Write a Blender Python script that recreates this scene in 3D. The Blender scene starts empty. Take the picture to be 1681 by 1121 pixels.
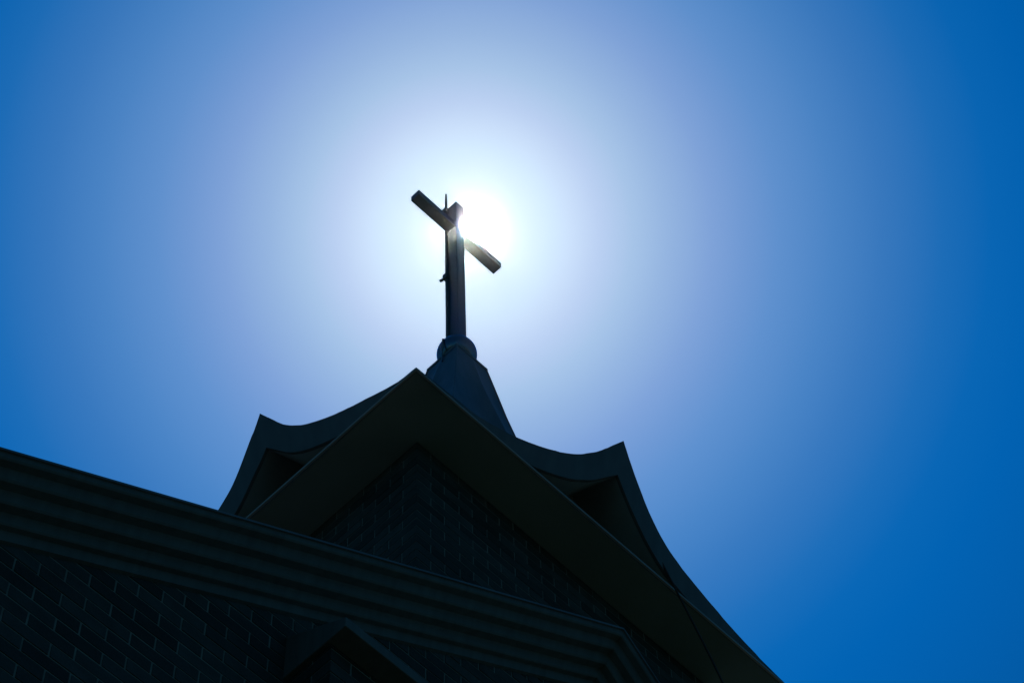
import bpy, bmesh, math, random
from mathutils import Vector, Matrix
random.seed(7)
scene = bpy.context.scene
COL = scene.collection
rad = math.radians

# ------------------------------------------------------------ camera
F_PX, YAW, PITCH, ROLL = 4196.56, rad(41.66586), rad(60.79689), rad(-3.17167)
cd = bpy.data.cameras.new("camera"); cam = bpy.data.objects.new("camera", cd); COL.objects.link(cam)
cd.sensor_width = 36; cd.lens = 36 * F_PX / 1681; cd.clip_start = 0.1; cd.clip_end = 5000
fw = Vector((math.cos(YAW)*math.cos(PITCH), math.sin(YAW)*math.cos(PITCH), math.sin(PITCH)))
rt = Vector((math.sin(YAW), -math.cos(YAW), 0)); up = rt.cross(fw)
r2 = math.cos(ROLL)*rt + math.sin(ROLL)*up; u2 = -math.sin(ROLL)*rt + math.cos(ROLL)*up
m = Matrix((r2, u2, -fw)).transposed().to_4x4(); m.translation = Vector((0, 0, 1.6))
cam.matrix_world = m
scene.camera = cam

# ------------------------------------------------------------ sun, sky, exposure
SUN = Vector((0.32592, 0.30996, 0.89314)).normalized()
SUN_EL = math.asin(SUN.z); SUN_ROT = math.atan2(SUN.x, SUN.y)
ld = bpy.data.lights.new("sun", 'SUN'); ld.energy = 3.0; ld.angle = rad(0.53); ld.color = (1, .96, .9)
lo = bpy.data.objects.new("sun", ld); COL.objects.link(lo)
lo.rotation_euler = SUN.to_track_quat('Z', 'Y').to_euler(); lo.location = SUN * 60
scene.cycles.use_adaptive_sampling = False
scene.view_settings.view_transform = 'Standard'; scene.view_settings.look = 'None'
scene.view_settings.exposure = -1.3; scene.view_settings.gamma = 1

NEAR, FAR = (.004, .78, 1.85), (.16, .68, .80)
w = bpy.data.worlds.new("World"); scene.world = w; w.use_nodes = True
nt = w.node_tree; N = nt.nodes; Lk = nt.links; N.clear()
def nd(t, **k):
    n = N.new(t)
    for a, b in k.items(): setattr(n, a, b)
    return n
sky = nd('ShaderNodeTexSky', sky_type='NISHITA', sun_disc=False, sun_elevation=SUN_EL, sun_rotation=SUN_ROT,
         altitude=200, air_density=1.0, dust_density=0.4, ozone_density=3.0)
hs = nd('ShaderNodeMixRGB', blend_type='MULTIPLY'); hs.inputs[0].default_value = 1
Lk.new(sky.outputs[0], hs.inputs[1])
bg = nd('ShaderNodeBackground'); bg.inputs[1].default_value = 0.09; Lk.new(hs.outputs[0], bg.inputs[0])
# the bright aureole of thin high air round the sun, by angle from the sun
tc = nd('ShaderNodeTexCoord'); vn = nd('ShaderNodeVectorMath', operation='NORMALIZE'); Lk.new(tc.outputs['Generated'], vn.inputs[0])
dt = nd('ShaderNodeVectorMath', operation='DISTANCE'); Lk.new(vn.outputs[0], dt.inputs[0]); dt.inputs[1].default_value = SUN
mr = nd('ShaderNodeMapRange'); Lk.new(dt.outputs['Value'], mr.inputs['Value'])
mr.inputs['From Min'].default_value = 0; mr.inputs['From Max'].default_value = 0.30
ramp = nd('ShaderNodeValToRGB'); ramp.color_ramp.interpolation = 'LINEAR'; Lk.new(mr.outputs[0], ramp.inputs[0])
# (pixels from the sun in the photograph at this lens, display colour there); the plain sky's own share is taken off
AUR = [(0, (228, 243, 252)), (50, (226, 242, 252)), (90, (221, 237, 252)), (135, (211, 228, 248)), (170, (202, 216, 241)), (215, (186, 200, 232)),
       (270, (166, 188, 222)), (325, (149, 173, 215)), (400, (127, 154, 208)), (455, (111, 144, 203)), (510, (95, 136, 199)), (600, (74, 124, 192)),
       (680, (56, 113, 186)), (780, (29, 103, 182)), (860, (9, 97, 180)), (950, (0, 94, 178)), (1300, (0, 87, 167))]
BASE = (.0004, .095, .37)
lin = lambda c: ((c/255+.055)/1.055)**2.4 if c > 10 else c/255/12.92
def total(px):
    for (a, ca), (b, cb_) in zip(AUR, AUR[1:]):
        if px <= b: return [lin(u+(v-u)*(px-a)/(b-a)) for u, v in zip(ca, cb_)]
cr = ramp.color_ramp
ST = [0, 50, 90, 135, 170, 215, 270, 325, 400, 455, 510, 600, 680, 780, 860, 950, 1300]
for i, px in enumerate(ST):
    pos = min(2*math.sin(math.atan(px/F_PX)/2)/0.30, 1)
    c = [max(u-v, 0) for u, v in zip(total(px), BASE)] if px < 1300 else (0, 0, 0)
    e = cr.elements[i] if i < 2 else cr.elements.new(pos)
    e.position = pos; e.color = (*c, 1)
# round the sun the plain sky is deep blue, paler far from it
mf = nd('ShaderNodeMapRange', interpolation_type='SMOOTHSTEP'); Lk.new(dt.outputs['Value'], mf.inputs['Value'])
mf.inputs['From Min'].default_value = .22; mf.inputs['From Max'].default_value = .8
mc = nd('ShaderNodeMixRGB'); Lk.new(mf.outputs[0], mc.inputs[0])
mc.inputs[1].default_value = (*NEAR, 1); mc.inputs[2].default_value = (*FAR, 1); Lk.new(mc.outputs[0], hs.inputs[2])
bg2 = nd('ShaderNodeBackground'); bg2.inputs[1].default_value = 2.46; Lk.new(ramp.outputs[0], bg2.inputs[0])
ad = nd('ShaderNodeAddShader'); Lk.new(bg.outputs[0], ad.inputs[0]); Lk.new(bg2.outputs[0], ad.inputs[1])
wo = nd('ShaderNodeOutputWorld'); Lk.new(ad.outputs[0], wo.inputs[0])

# ------------------------------------------------------------ materials
def material(name, color, rough=.8, metal=0, var=.25, scale=3.0, bump=.15, bscale=60, island=0, streak=False):
    M = bpy.data.materials.new(name); M.use_nodes = True
    t = M.node_tree; n = t.nodes; l = t.links; b = n['Principled BSDF']
    b.inputs['Roughness'].default_value = rough; b.inputs['Metallic'].default_value = metal
    co = n.new('ShaderNodeTexCoord'); mp = n.new('ShaderNodeMapping'); l.new(co.outputs['Object'], mp.inputs[0])
    if streak: mp.inputs['Scale'].default_value = (4, 4, .5)
    no = n.new('ShaderNodeTexNoise'); no.inputs['Scale'].default_value = scale; no.inputs['Detail'].default_value = 8
    l.new(mp.outputs[0], no.inputs['Vector'])
    r = n.new('ShaderNodeMapRange'); l.new(no.outputs[0], r.inputs[0])
    r.inputs['From Min'].default_value = .3; r.inputs['From Max'].default_value = .7
    r.inputs['To Min'].default_value = 1-var; r.inputs['To Max'].default_value = 1+var
    val = r.outputs[0]
    if island:
        g = n.new('ShaderNodeNewGeometry'); r2_ = n.new('ShaderNodeMapRange'); l.new(g.outputs['Random Per Island'], r2_.inputs[0])
        r2_.inputs['To Min'].default_value = 1-island; r2_.inputs['To Max'].default_value = 1+island
        mm = n.new('ShaderNodeMath'); mm.operation = 'MULTIPLY'; l.new(val, mm.inputs[0]); l.new(r2_.outputs[0], mm.inputs[1]); val = mm.outputs[0]
    mu = n.new('ShaderNodeVectorMath'); mu.operation = 'SCALE'; mu.inputs[0].default_value = color; l.new(val, mu.inputs['Scale'])
    l.new(mu.outputs[0], b.inputs['Base Color'])
    n2 = n.new('ShaderNodeTexNoise'); n2.inputs['Scale'].default_value = bscale; n2.inputs['Detail'].default_value = 6
    l.new(co.outputs['Object'], n2.inputs['Vector'])
    bp = n.new('ShaderNodeBump'); bp.inputs['Strength'].default_value = bump; bp.inputs['Distance'].default_value = .01
    l.new(n2.outputs[0], bp.inputs['Height']); l.new(bp.outputs[0], b.inputs['Normal'])
    return M
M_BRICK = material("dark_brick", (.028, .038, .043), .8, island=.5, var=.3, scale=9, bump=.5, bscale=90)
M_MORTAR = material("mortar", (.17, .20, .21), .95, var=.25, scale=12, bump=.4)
M_STONE = material("painted_render", (.095, .116, .128), .75, var=.18, scale=5, streak=True)
M_SOFFIT = material("soffit_board", (.155, .21, .21), .8, var=.12, scale=2)
M_FASCIA = material("fascia_sheet", (.095, .113, .127), .5, metal=.3, var=.15, scale=3, streak=True, bump=.06)
M_TRIM = material("trim_paint", (.27, .29, .3), .45, var=.1)
M_ROOF = material("roof_sheet", (.16, .17, .18), .5, metal=.5, var=.2, scale=2, bump=.08)
M_SPIRE = material("spire_sheet", (.125, .14, .155), .5, metal=.5, var=.22, scale=3, streak=True, bump=.08)
M_VAULT = material("gable_lining", (.23, .28, .30), .85, var=.2)
M_CROSS = material("cross_steel", (.12, .15, .21), .42, metal=.8, var=.15, scale=4, streak=True, bump=.05)
M_BALL = material("polished_steel", (.13, .2, .3), .24, metal=1, var=.1, bump=.02)
M_CABLE = material("black_cable", (.012, .012, .012), .6, var=.1)
M_GROUND = material("lawn", (.035, .06, .03), .9, var=.3, scale=.8)
M_DARKSTEEL = material("galvanised_steel", (.14, .15, .16), .4, metal=.8, var=.15)

# ------------------------------------------------------------ helpers
def obj(name, bm, mat, parent=None, smooth=False, bevel=0):
    bmesh.ops.recalc_face_normals(bm, faces=bm.faces)
    me = bpy.data.meshes.new(name); bm.to_mesh(me); bm.free()
    me.materials.append(mat)
    o = bpy.data.objects.new(name, me); COL.objects.link(o)
    if parent: put(o, parent)
    if smooth:
        for p in me.polygons: p.use_smooth = True
    if bevel:
        b = o.modifiers.new("bevel", 'BEVEL'); b.width = bevel; b.segments = 2; b.limit_method = 'ANGLE'; b.angle_limit = rad(40)
    return o
def put(o, parent):
    """child meshes are written in world coordinates: cancel the root Empty's place once"""
    o.parent = parent
    if parent.type == 'EMPTY': o.matrix_parent_inverse = Matrix.Translation(-Vector(parent.location))
def thing(name, label, cat, loc):
    o = bpy.data.objects.new(name, None); COL.objects.link(o); o.location = loc; o.empty_display_size = .3
    o['label'] = label; o['category'] = cat
    return o
def box(bm, x0, x1, y0, y1, z0, z1, faces='xXyYzZ'):
    v = [bm.verts.new((x, y, z)) for z in (z0, z1) for y in (y0, y1) for x in (x0, x1)]
    q = {'z': (0, 2, 3, 1), 'Z': (4, 5, 7, 6), 'y': (0, 1, 5, 4), 'Y': (2, 6, 7, 3), 'x': (0, 4, 6, 2), 'X': (1, 3, 7, 5)}
    for k in faces: bm.faces.new([v[i] for i in q[k]])
def tube(bm, pts, r, seg=10):
    pts = [Vector(p) for p in pts]; rings = []
    n = None
    for i, p in enumerate(pts):
        t = (pts[min(i+1, len(pts)-1)] - pts[max(i-1, 0)]).normalized()
        if n is None: n = t.orthogonal().normalized()
        n = (n - t*n.dot(t)).normalized(); b = t.cross(n)
        rr = r[i] if isinstance(r, (list, tuple)) else r
        rings.append([bm.verts.new(p + rr*(math.cos(a)*n + math.sin(a)*b)) for a in [2*math.pi*k/seg for k in range(seg)]])
    for a, b in zip(rings, rings[1:]):
        for k in range(seg): bm.faces.new((a[k], a[(k+1) % seg], b[(k+1) % seg], b[k]))
    bm.faces.new(rings[0][::-1]); bm.faces.new(rings[-1])
def lathe(bm, cx, cy, prof, seg=48):
    rings = [[bm.verts.new((cx+r*math.cos(2*math.pi*k/seg), cy+r*math.sin(2*math.pi*k/seg), z)) for k in range(seg)] for r, z in prof]
    for a, b in zip(rings, rings[1:]):
        for k in range(seg): bm.faces.new((a[k], a[(k+1) % seg], b[(k+1) % seg], b[k]))
    bm.faces.new(rings[0][::-1]); bm.faces.new(rings[-1])
def spline(pts, n=8):
    """Catmull-Rom through pts"""
    P = [Vector(p) for p in pts]; P = [2*P[0]-P[1]] + P + [2*P[-1]-P[-2]]; out = []
    for i in range(1, len(P)-2):
        for k in range(n):
            t = k/n
            out.append(.5*((2*P[i]) + (-P[i-1]+P[i+1])*t + (2*P[i-1]-5*P[i]+4*P[i+1]-P[i+2])*t*t + (-P[i-1]+3*P[i]-3*P[i+1]+P[i+2])*t**3))
    out.append(P[-2]); return out
def interp(tab, x):
    if x <= tab[0][0]: return tab[0][1]
    for (a, b), (c, d) in zip(tab, tab[1:]):
        if x <= c: return b + (d-b)*(x-a)/(c-a)
    return tab[-1][1]

BL, BH, J = .214, .075, .010     # brick pitch, course, joint
def clip_add(bm, org, d, n, s0, s1, z0, z1, depth, top=None):
    """one brick: from s0 to s1 along d, front face on the wall plane, sunk inwards by depth; its upper edge may be cut by a slope"""
    za, zb = z1, z1
    if top:
        ta, tb = top(s0), top(s1)
        if min(ta, tb) < z0 + .01: return
        za, zb = min(z1, ta), min(z1, tb)
    j = random.uniform(-.0012, .0012)
    v = []
    for dep in (0, -depth):
        for s, z in ((s0, z0), (s1, z0), (s1, zb), (s0, za)):
            p = org + d*s + n*(dep + (j if dep == 0 else 0)); v.append(bm.verts.new((p.x, p.y, z)))
    for f in ((0, 1, 2, 3), (0, 4, 5, 1), (1, 5, 6, 2), (2, 6, 7, 3), (3, 7, 4, 0)): bm.faces.new([v[i] for i in f])
def brick_face(bm, org, d, n, length, z0, z1, phase, top=None, corner0=True, corner1=True):
    """running bond; phase 0/1 says which courses carry the full corner brick on this face"""
    c = 0; z = z0; W = .102
    while z < z1:
        full = (c + phase) % 2 == 0
        s = 0 if full or not corner0 else W + J
        if full is False and not corner0: s = -BL/2
        end = length if (full or not corner1) else length - W - J
        while s < end - .02:
            e = min(s + BL - J, end)
            if end - e < .06 and end - e > 0: e = end if end - s < BL*1.3 else e
            clip_add(bm, org, d, n, max(s, 0), e, z + J*.5, min(z + BH - J*.5, z1), W, top)
            s = e + J
        z += BH; c += 1

X, Y, Z = Vector((1, 0, 0)), Vector((0, 1, 0)), Vector((0, 0, 1))

# ------------------------------------------------------------ ground
bm = bmesh.new(); S = 1500
bm.faces.new([bm.verts.new(p) for p in ((-S, -S, 0), (S, -S, 0), (S, S, 0), (-S, S, 0))])
g = obj('ground', bm, M_GROUND); g['kind'] = 'structure'

# ------------------------------------------------------------ church nave with the raking cornice
YF = 4.65; XL, XR = 0.5, 9.2; YB = 14.0
PX, PZ, SL, SR = 5.673, 11.61, .663, -.955          # top line of the cornice
def top_line(x): return PZ + (SL*(x-PX) if x < PX else SR*(x-PX))
def wall_top(x): return top_line(x) - (.16 if x < PX else .19)
church = thing('church', 'dark brick church front with a layered raking cornice in front of the tower', 'church', (4.8, YF, 0))
bm = bmesh.new()
o0 = Vector((XL, YF, 0))
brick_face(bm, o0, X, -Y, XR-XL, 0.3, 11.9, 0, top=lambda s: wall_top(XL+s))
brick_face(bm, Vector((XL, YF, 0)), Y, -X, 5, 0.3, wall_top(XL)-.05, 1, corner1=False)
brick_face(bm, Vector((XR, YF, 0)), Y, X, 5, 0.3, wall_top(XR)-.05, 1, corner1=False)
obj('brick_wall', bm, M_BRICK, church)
bm = bmesh.new()
def prism_y(bm, poly, y0, y1):
    a = [bm.verts.new((x, y0, z)) for x, z in poly]; b = [bm.verts.new((x, y1, z)) for x, z in poly]
    bm.faces.new(a); bm.faces.new(b[::-1])
    for i in range(len(a)):
        j = (i+1) % len(a); bm.faces.new((a[i], b[i], b[j], a[j]))
R = .003
prism_y(bm, [(XL+R, .28), (XR-R, .28), (XR-R, wall_top(XR)), (PX, wall_top(PX)), (XL+R, wall_top(XL))], YF+R, YB)
obj('mortar_bed', bm, M_MORTAR, church)
bm = bmesh.new(); prism_y(bm, [(XL-.05, 0), (XR+.05, 0), (XR+.05, .29), (XL-.05, .29)], YF-.05, YB+.05)
obj('plinth', bm, M_STONE, church, bevel=.01)
# cornice: profile (perpendicular drop from the top line, projection from the wall) swept with a mitre at the peak
prof = [(.0, .02), (.0, .203), (.004, .206), (.043, .204), (.050, .198), (.054, .166), (.060, .162), (.096, .156), (.104, .149), (.108, .112),
        (.114, .107), (.150, .102), (.158, .095), (.162, .058), (.168, .053), (.202, .049), (.209, .043), (.212, .020), (.218, .018), (.256, .015), (.262, -.01)]
pathp = [(XL-.25, top_line(XL-.25)), (PX-.07, PZ-.07*SL-.004), (PX, PZ-.018), (PX+.06, PZ+.06*SR-.006), (XR+.25, top_line(XR+.25))]
pp = []
for (xa, za), (xb, zb_) in zip(pathp, pathp[1:]):
    n_ = max(1, int((xb-xa)/.3))
    for k in range(n_): pp.append((xa+(xb-xa)*k/n_, za+(zb_-za)*k/n_ + (random.uniform(-.0018, .0018) if n_ > 1 and k else 0)))
pp.append(pathp[-1])
bm = bmesh.new(); rows = []
P2 = [Vector((x, z)) for x, z in pp]
for i, p in enumerate(P2):
    ts = []
    if i > 0: ts.append((p-P2[i-1]).normalized())
    if i < len(P2)-1: ts.append((P2[i+1]-p).normalized())
    t = sum(ts, Vector((0, 0))).normalized(); dn = Vector((t.y, -t.x)); sc = 1/max(.3, dn.dot(Vector((ts[0].y, -ts[0].x))))
    rows.append([bm.verts.new((p.x+dn.x*v*sc, YF-o_, p.y+dn.y*v*sc)) for v, o_ in prof])
for a, b in zip(rows, rows[1:]):
    for k in range(len(prof)-1): bm.faces.new((a[k], a[k+1], b[k+1], b[k]))
cor = obj('cornice', bm, M_STONE, church)
# roof sheets behind the cornice, with a thin drip edge and standing seams
bm = bmesh.new()
for xa, xb in ((XL-.3, PX), (PX, XR+.3)):
    za, zb = (top_line(xa), PZ) if xa < PX else (PZ, top_line(xb))
    t0 = .004; th = .035
    v = [bm.verts.new((x, y, z+dz)) for dz in (t0, t0+.012) for x, z in ((xa, za-.03), (xb, zb-.03)) for y in (YF-.215, YB+.3)]
    for f in ((0, 1, 3, 2), (4, 6, 7, 5), (0, 2, 6, 4), (1, 5, 7, 3), (0, 4, 5, 1), (2, 3, 7, 6)): bm.faces.new([v[i] for i in f])
rf = obj('roof', bm, M_ROOF, church)
bm = bmesh.new()
for xa, xb, s_ in ((XL-.25, PX-.05, SL), (PX+.05, XR+.25, SR)):
    y = YF+.25
    while y < YB:
        za, zb = top_line(xa)-.02, top_line(xb)-.02
        v = [bm.verts.new((x, yy, z+dz)) for dz in (.0, .03) for x, z in ((xa, za), (xb, zb)) for yy in (y, y+.015)]
        for f in ((0, 1, 3, 2), (4, 6, 7, 5), (0, 2, 6, 4), (1, 5, 7, 3), (0, 4, 5, 1), (2, 3, 7, 6)): bm.faces.new([v[i] for i in f])
        y += .45
obj('standing_seams', bm, M_ROOF, rf)
# brick pier under a wedge-shaped stone coping
bx0, bx1, by = 3.807, 4.92, 4.40; cz = 9.625
bm = bmesh.new()
brick_face(bm, Vector((bx0, by, 0)), X, -Y, bx1-bx0, .3, cz, 0)
brick_face(bm, Vector((bx0, by, 0)), Y, -X, YF-by-.003, .3, cz, 1, corner1=False)
brick_face(bm, Vector((bx1, by, 0)), Y, X, YF-by-.003, .3, cz, 1, corner1=False)
pier = obj('buttress', bm, M_BRICK, church)
bm = bmesh.new(); box(bm, bx0+R, bx1-R, by+R, YF+.01, .28, cz-.002); obj('mortar_bed', bm, M_MORTAR, pier)
bm = bmesh.new()
a = [(4.30, cz), (4.30, cz+.058), (YF+.002, cz+.275), (YF+.002, cz)]
va = [bm.verts.new((bx0-.022, y, z)) for y, z in a]; vb = [bm.verts.new((bx1+.022, y, z)) for y, z in a]
bm.faces.new(va); bm.faces.new(vb[::-1])
for i in range(4): j = (i+1) % 4; bm.faces.new((va[i], vb[i], vb[j], va[j]))
obj('coping', bm, M_STONE, pier, bevel=.004)

# ------------------------------------------------------------ bell tower
ZS = 13.55; EX0, EX1, EY0, EY1 = 4.75, 7.75, 4.928, 7.148
WX0, WX1, WY0, WY1 = 5.069, 7.431, 5.244, 6.832
tower = thing('bell_tower', 'dark brick tower with wide eaves, upswept pointed gables and a concave spire carrying the cross', 'tower', (6.25, 6.04, 0))
bm = bmesh.new(); zb = 7.5 + 2*0
Lx, Ly = WX1-WX0, WY1-WY0
nz = ZS - 80*BH
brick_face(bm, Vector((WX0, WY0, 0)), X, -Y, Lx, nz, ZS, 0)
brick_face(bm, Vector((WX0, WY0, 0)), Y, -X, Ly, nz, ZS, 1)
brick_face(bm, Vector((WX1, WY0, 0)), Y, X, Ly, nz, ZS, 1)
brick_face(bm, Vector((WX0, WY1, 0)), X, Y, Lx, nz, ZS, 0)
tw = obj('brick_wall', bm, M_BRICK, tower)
bm = bmesh.new(); box(bm, WX0+R, WX1-R, WY0+R, WY1-R, .0, ZS+.01); obj('mortar_bed', bm, M_MORTAR, tw)
bm = bmesh.new(); box(bm, EX0+.01, EX1-.01, EY0+.01, EY1-.01, ZS, ZS+.05); obj('soffit', bm, M_SOFFIT, tower)

C0 = .25      # outward lean of the gable fronts (per metre of height)
RIM_X = ([(0, .775), (.07, .675), (.16, .545), (.24, .455), (.34, .36), (.53, .235), (.77, .125), (1.0, .055), (1.21, .035), (1.5, .022)],
         [(0, .775), (.08, .655), (.175, .53), (.305, .385), (.48, .255), (.75, .16), (1.03, .09), (1.28, .045), (1.5, .022)])
RIM_Y = ([(0, .675), (.07, .565), (.165, .425), (.295, .31), (.515, .19), (.74, .108), (.95, .036), (1.11, .022)],
         [(0, .675), (.055, .60), (.115, .53), (.275, .345), (.415, .25), (.60, .15), (.85, .07), (1.11, .022)])
def rim(L, tabs):
    """samples (s, h) along one side, the peak at the middle"""
    out = []
    for side, tab in ((-1, tabs[0]), (1, tabs[1])):
        sp = spline([(x, y, 0) for x, y in tab], 7)
        pts = [(L/2 + side*p.x, max(p.y, .004)) for p in sp]
        out.append(pts)
    left = sorted(out[0]); right = sorted(out[1])[1:]
    pts = left + right
    pts[0] = (0, pts[0][1]); pts[-1] = (L, pts[-1][1])
    return pts
sides = [(Vector((EX0, EY0, ZS)), X, -Y, 3.0, RIM_X, 1), (Vector((EX1, EY0, ZS)), Y, X, 2.22, RIM_Y, 0),
         (Vector((EX1, EY1, ZS)), -X, Y, 3.0, (RIM_X[0], RIM_X[0]), 0), (Vector((EX0, EY1, ZS)), -Y, -X, 2.22, (RIM_Y[1], RIM_Y[0]), 1)]
TH = .14; TZ = 16.785; TCX, TCY = 6.23, 6.06
GT = [(0, 1), (.023, .941), (.046, .881), (.072, .812), (.105, .738), (.15, .645), (.2, .56), (.28, .45), (.38, .345), (.5, .245), (.65, .15), (.8, .075), (.9, .033), (1, 0)]
TS = [0, .01, .023, .046, .072, .105, .15, .2, .24, .28, .33, .38, .44, .5, .58, .65, .73, .8, .87, .93, 1]
roof_bm, spire_bm = bmesh.new(), bmesh.new()
trim_bm = bmesh.new()
for org, d, n, L, tabs, _ in sides:
    pts = rim(L, tabs); H = max(h for s, h in pts)
    gb, pb, vb_ = bmesh.new(), bmesh.new(), bmesh.new()
    def P(s, h, o): return org + d*s + n*o + Z*h
    prev = None
    cols = []
    for s, h in pts:
        bw = .125 + .165*(h/H); hl = max(h - bw, -.0)
        hj = h + (random.uniform(-.0008, .0008) + .0035*((s*2.9) % 1))*(1 if 0.1 < s < L-.1 and abs(s-L/2) > .03 else 0)
        ht = hl*1.38
        lip = .03*min(1, h/.05)
        cols.append((s, hj, hl, ht))
    def strip(bm_, rows_):
        vs = [[bm_.verts.new(p) for p in r] for r in rows_]
        for a_, b_ in zip(vs, vs[1:]):
            for k in range(len(a_)-1):
                if (a_[k].co-a_[k+1].co).length < 1e-5 and (b_[k].co-b_[k+1].co).length < 1e-5: continue
                bm_.faces.new((a_[k], a_[k+1], b_[k+1], b_[k]))
    strip(gb, [(P(s, h-.012, C0*h+.0-.03*min(1, h/.1)), P(s, h+.001, C0*h-.004), P(s, h-.003, C0*h), P(s, hl+.002, C0*hl), P(s, hl+.003, C0*hl-.02)) for s, h, hl, ht in cols])
    G = obj('gable', gb, M_FASCIA, tower)
    inner = [c for c in cols if c[2] > 0]
    inner = [cols[cols.index(inner[0])-1]] + inner + [cols[cols.index(inner[-1])+1]]
    strip(vb_, [(P(s, hl, C0*hl-.0195), P(s, ht, -.24)) for s, h, hl, ht in inner])
    obj('gable_soffit', vb_, M_VAULT, G)
    strip(pb, [(P(s, 0.0, -.23), P(s, ht+.02, -.23)) for s, h, hl, ht in inner])
    obj('gable_panel', pb, M_VAULT, G)
    # roof surface from the rim in to the small square top
    ccs = []
    q0 = org.xy; 
    def corner(v):   # eave corner -> spire top corner
        return Vector((TCX + (TH if v.x > 6.25 else -TH), TCY + (TH if v.y > 6.04 else -TH), TZ))
    A, B = corner(org), corner(org + d*L)
    ridx = []
    for s, h, hl, ht in cols:
        rp = P(s, h, C0*h); tp = A.lerp(B, s/L)
        col = []
        for t in TS:
            f_ = min(max((t-.15)/.45, 0), 1); g_ = interp(GT, t)*(1-.88*min(1, 1.6*h/H)*f_*f_*(3-2*f_)); z = rp.z + (TZ-rp.z)*g_
            xy = tp.xy.lerp(rp.xy, t)
            # the drawn-up gable ridge fades into the spire
            col.append(Vector((xy.x, xy.y, z)))
        ccs.append(col)
    def patch(bm_, i0, i1, off=0):
        vs = [[bm_.verts.new(p - Z*off) for p in c[i0:i1+1]] for c in ccs]
        for a_, b_ in zip(vs, vs[1:]):
            for k in range(len(a_)-1): bm_.faces.new((a_[k], a_[k+1], b_[k+1], b_[k]))
    KS = TS.index(.28)
    patch(spire_bm, 0, KS); patch(roof_bm, KS, len(TS)-1)
rings = []
for o_, z_ in ((-.004, -.004), (.008, -.004), (.008, .014), (-.004, .014)):
    rings.append([trim_bm.verts.new((x, y, ZS+z_)) for x, y in ((EX0-o_, EY0-o_), (EX1+o_, EY0-o_), (EX1+o_, EY1+o_), (EX0-o_, EY1+o_))])
for i in range(4):
    for k in range(4): trim_bm.faces.new((rings[i][k], rings[i][(k+1) % 4], rings[(i+1) % 4][(k+1) % 4], rings[(i+1) % 4][k]))
bmesh.ops.remove_doubles(spire_bm, verts=spire_bm.verts, dist=.001)
bmesh.ops.remove_doubles(roof_bm, verts=roof_bm.verts, dist=.001)
obj('tower_roof', roof_bm, M_ROOF, tower)
box(spire_bm, TCX-TH-.008, TCX+TH+.008, TCY-TH-.008, TCY+TH+.008, TZ-.03, TZ+.004)
sp_o = obj('spire', spire_bm, M_SPIRE, tower)
for sx, sy, ex, ey in ((-1, -1, EX0, EY0), (1, -1, EX1, EY0), (1, 1, EX1, EY1), (-1, 1, EX0, EY1)):
    pts = []
    for t in TS[:11]:
        a_ = Vector((TCX+sx*TH, TCY+sy*TH)).lerp(Vector((ex, ey)), t); pts.append((a_.x, a_.y, ZS+.004+(TZ-ZS-.004)*interp(GT, t)))
    bm = bmesh.new(); tube(bm, pts, .007, 8); obj('hip_cap', bm, M_SPIRE, sp_o)
obj('eave_trim', trim_bm, M_TRIM, tower)

# ------------------------------------------------------------ cross on its ball
cross = thing('cross', 'blue grey steel Latin cross standing on a polished ball at the tip of the spire', 'cross', (6.23, 6.06, TZ))
bm = bmesh.new(); box(bm, 6.188, 6.270, 6.002, 6.118, 17.125, 19.263); obj('post', bm, M_CROSS, cross, bevel=.003)
bm = bmesh.new(); box(bm, 5.804, 6.684, 6.014, 6.099, 18.847, 18.921); obj('crossbar', bm, M_CROSS, cross, bevel=.003)
bm = bmesh.new(); bmesh.ops.create_uvsphere(bm, u_segments=64, v_segments=40, radius=.141, matrix=Matrix.Translation((6.23, 6.06, 16.99)))
obj('ball', bm, M_BALL, cross, smooth=True)
bm = bmesh.new(); lathe(bm, 6.23, 6.06, [(.075, TZ+.004), (.075, TZ+.02), (.05, TZ+.05), (.05, TZ+.10), (.06, TZ+.12)])
obj('neck', bm, M_DARKSTEEL, cross, smooth=True)
bm = bmesh.new(); box(bm, 6.175, 6.283, 5.990, 6.130, 17.11, 17.135); obj('collar', bm, M_DARKSTEEL, cross, bevel=.003)

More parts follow.
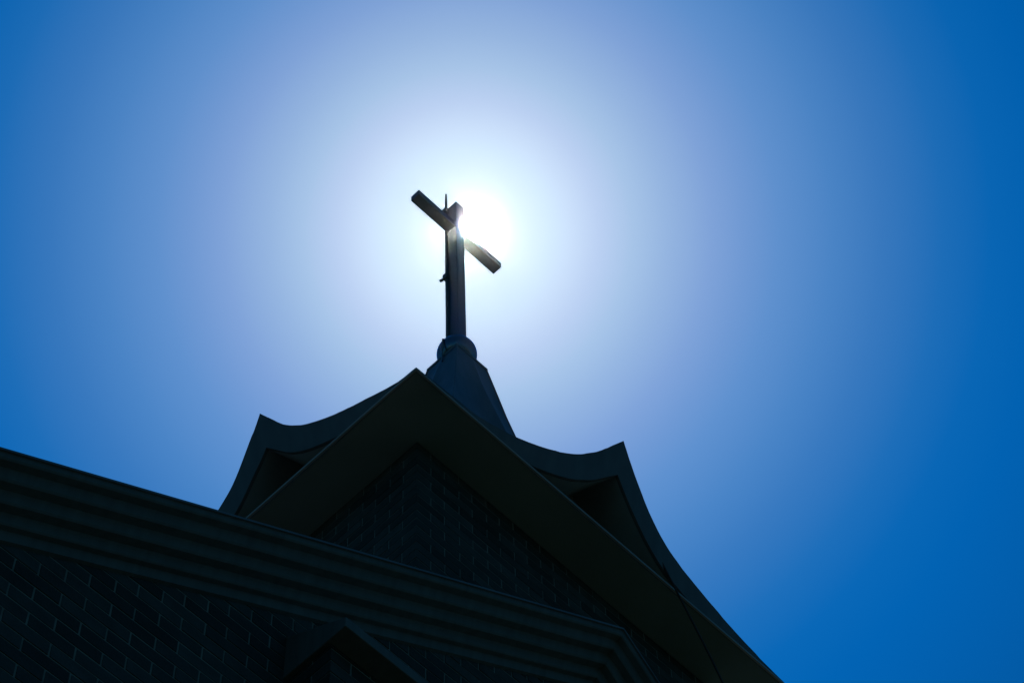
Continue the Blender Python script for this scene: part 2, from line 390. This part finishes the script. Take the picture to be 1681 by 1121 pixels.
# ------------------------------------------------------------ lightning rod and its conductors
rod = thing('lightning_rod', 'thin grey lightning rod clamped to the left edge of the steel cross', 'lightning rod', (6.176, 6.135, 17.1))
rx, ry = 6.177, 6.098
bm = bmesh.new(); tube(bm, [(rx, ry, 19.26), (rx, ry, 19.36), (rx, ry, 19.50)], [.013, .011, .008]); obj('rod', bm, M_DARKSTEEL, rod)
cpts = spline([(rx, ry, 19.27), (rx, ry, 18.2), (rx, ry, 17.24), (6.125, 6.07, 17.08), (6.081, 6.048, 17.004), (6.086, 6.052, 16.93), (6.085, 6.06, 16.85), (6.070, 6.045, 16.79), (6.062, 6.035, 16.66)], 6)
bm = bmesh.new(); tube(bm, cpts, [.013 if p[2] > 17.2 else .006 for p in cpts]); obj('conductor', bm, M_DARKSTEEL, rod)
for zc in (18.12, 19.2):
    bm = bmesh.new(); box(bm, rx-.024, rx+.018, ry-.018, ry+.024, zc-.035, zc+.03)
    if zc < 19: tube(bm, [(rx-.02, ry+.02, zc-.04), (rx-.035, ry+.035, zc-.06)], .012)
    obj('clamp', bm, M_DARKSTEEL, rod, bevel=.004)
bm = bmesh.new()
tube(bm, spline([(6.345, 4.872, 14.02), (6.40, 4.885, 13.99), (6.582, 4.898, 13.842), (6.805, 4.90, 13.476), (7.094, 4.90, 12.933), (7.5, 4.9, 12.0), (7.9, 4.9, 10.6), (8.05, 4.9, 9.33)], 8), .006)
cb = obj('cable', bm, M_CABLE); cb['label'] = 'thin black cable hanging from the right gable across the tower eaves'; cb['category'] = 'cable'

# ------------------------------------------------------------ added scattering volume, imitates the sun's lens glare over the cross
M = bpy.data.materials.new('lens_glare_scatter'); M.use_nodes = True; t = M.node_tree; t.nodes.clear()
v = t.nodes.new('ShaderNodeVolumePrincipled'); v.inputs['Color'].default_value = (.95, .97, 1, 1)
v.inputs['Density'].default_value = 2.5e-4; v.inputs['Anisotropy'].default_value = .999
o = t.nodes.new('ShaderNodeOutputMaterial'); t.links.new(v.outputs[0], o.inputs['Volume'])
bm = bmesh.new(); box(bm, -1600, 1600, -1600, 1600, -1, 22)
glare = obj('glare_volume', bm, M); glare['kind'] = 'stuff'
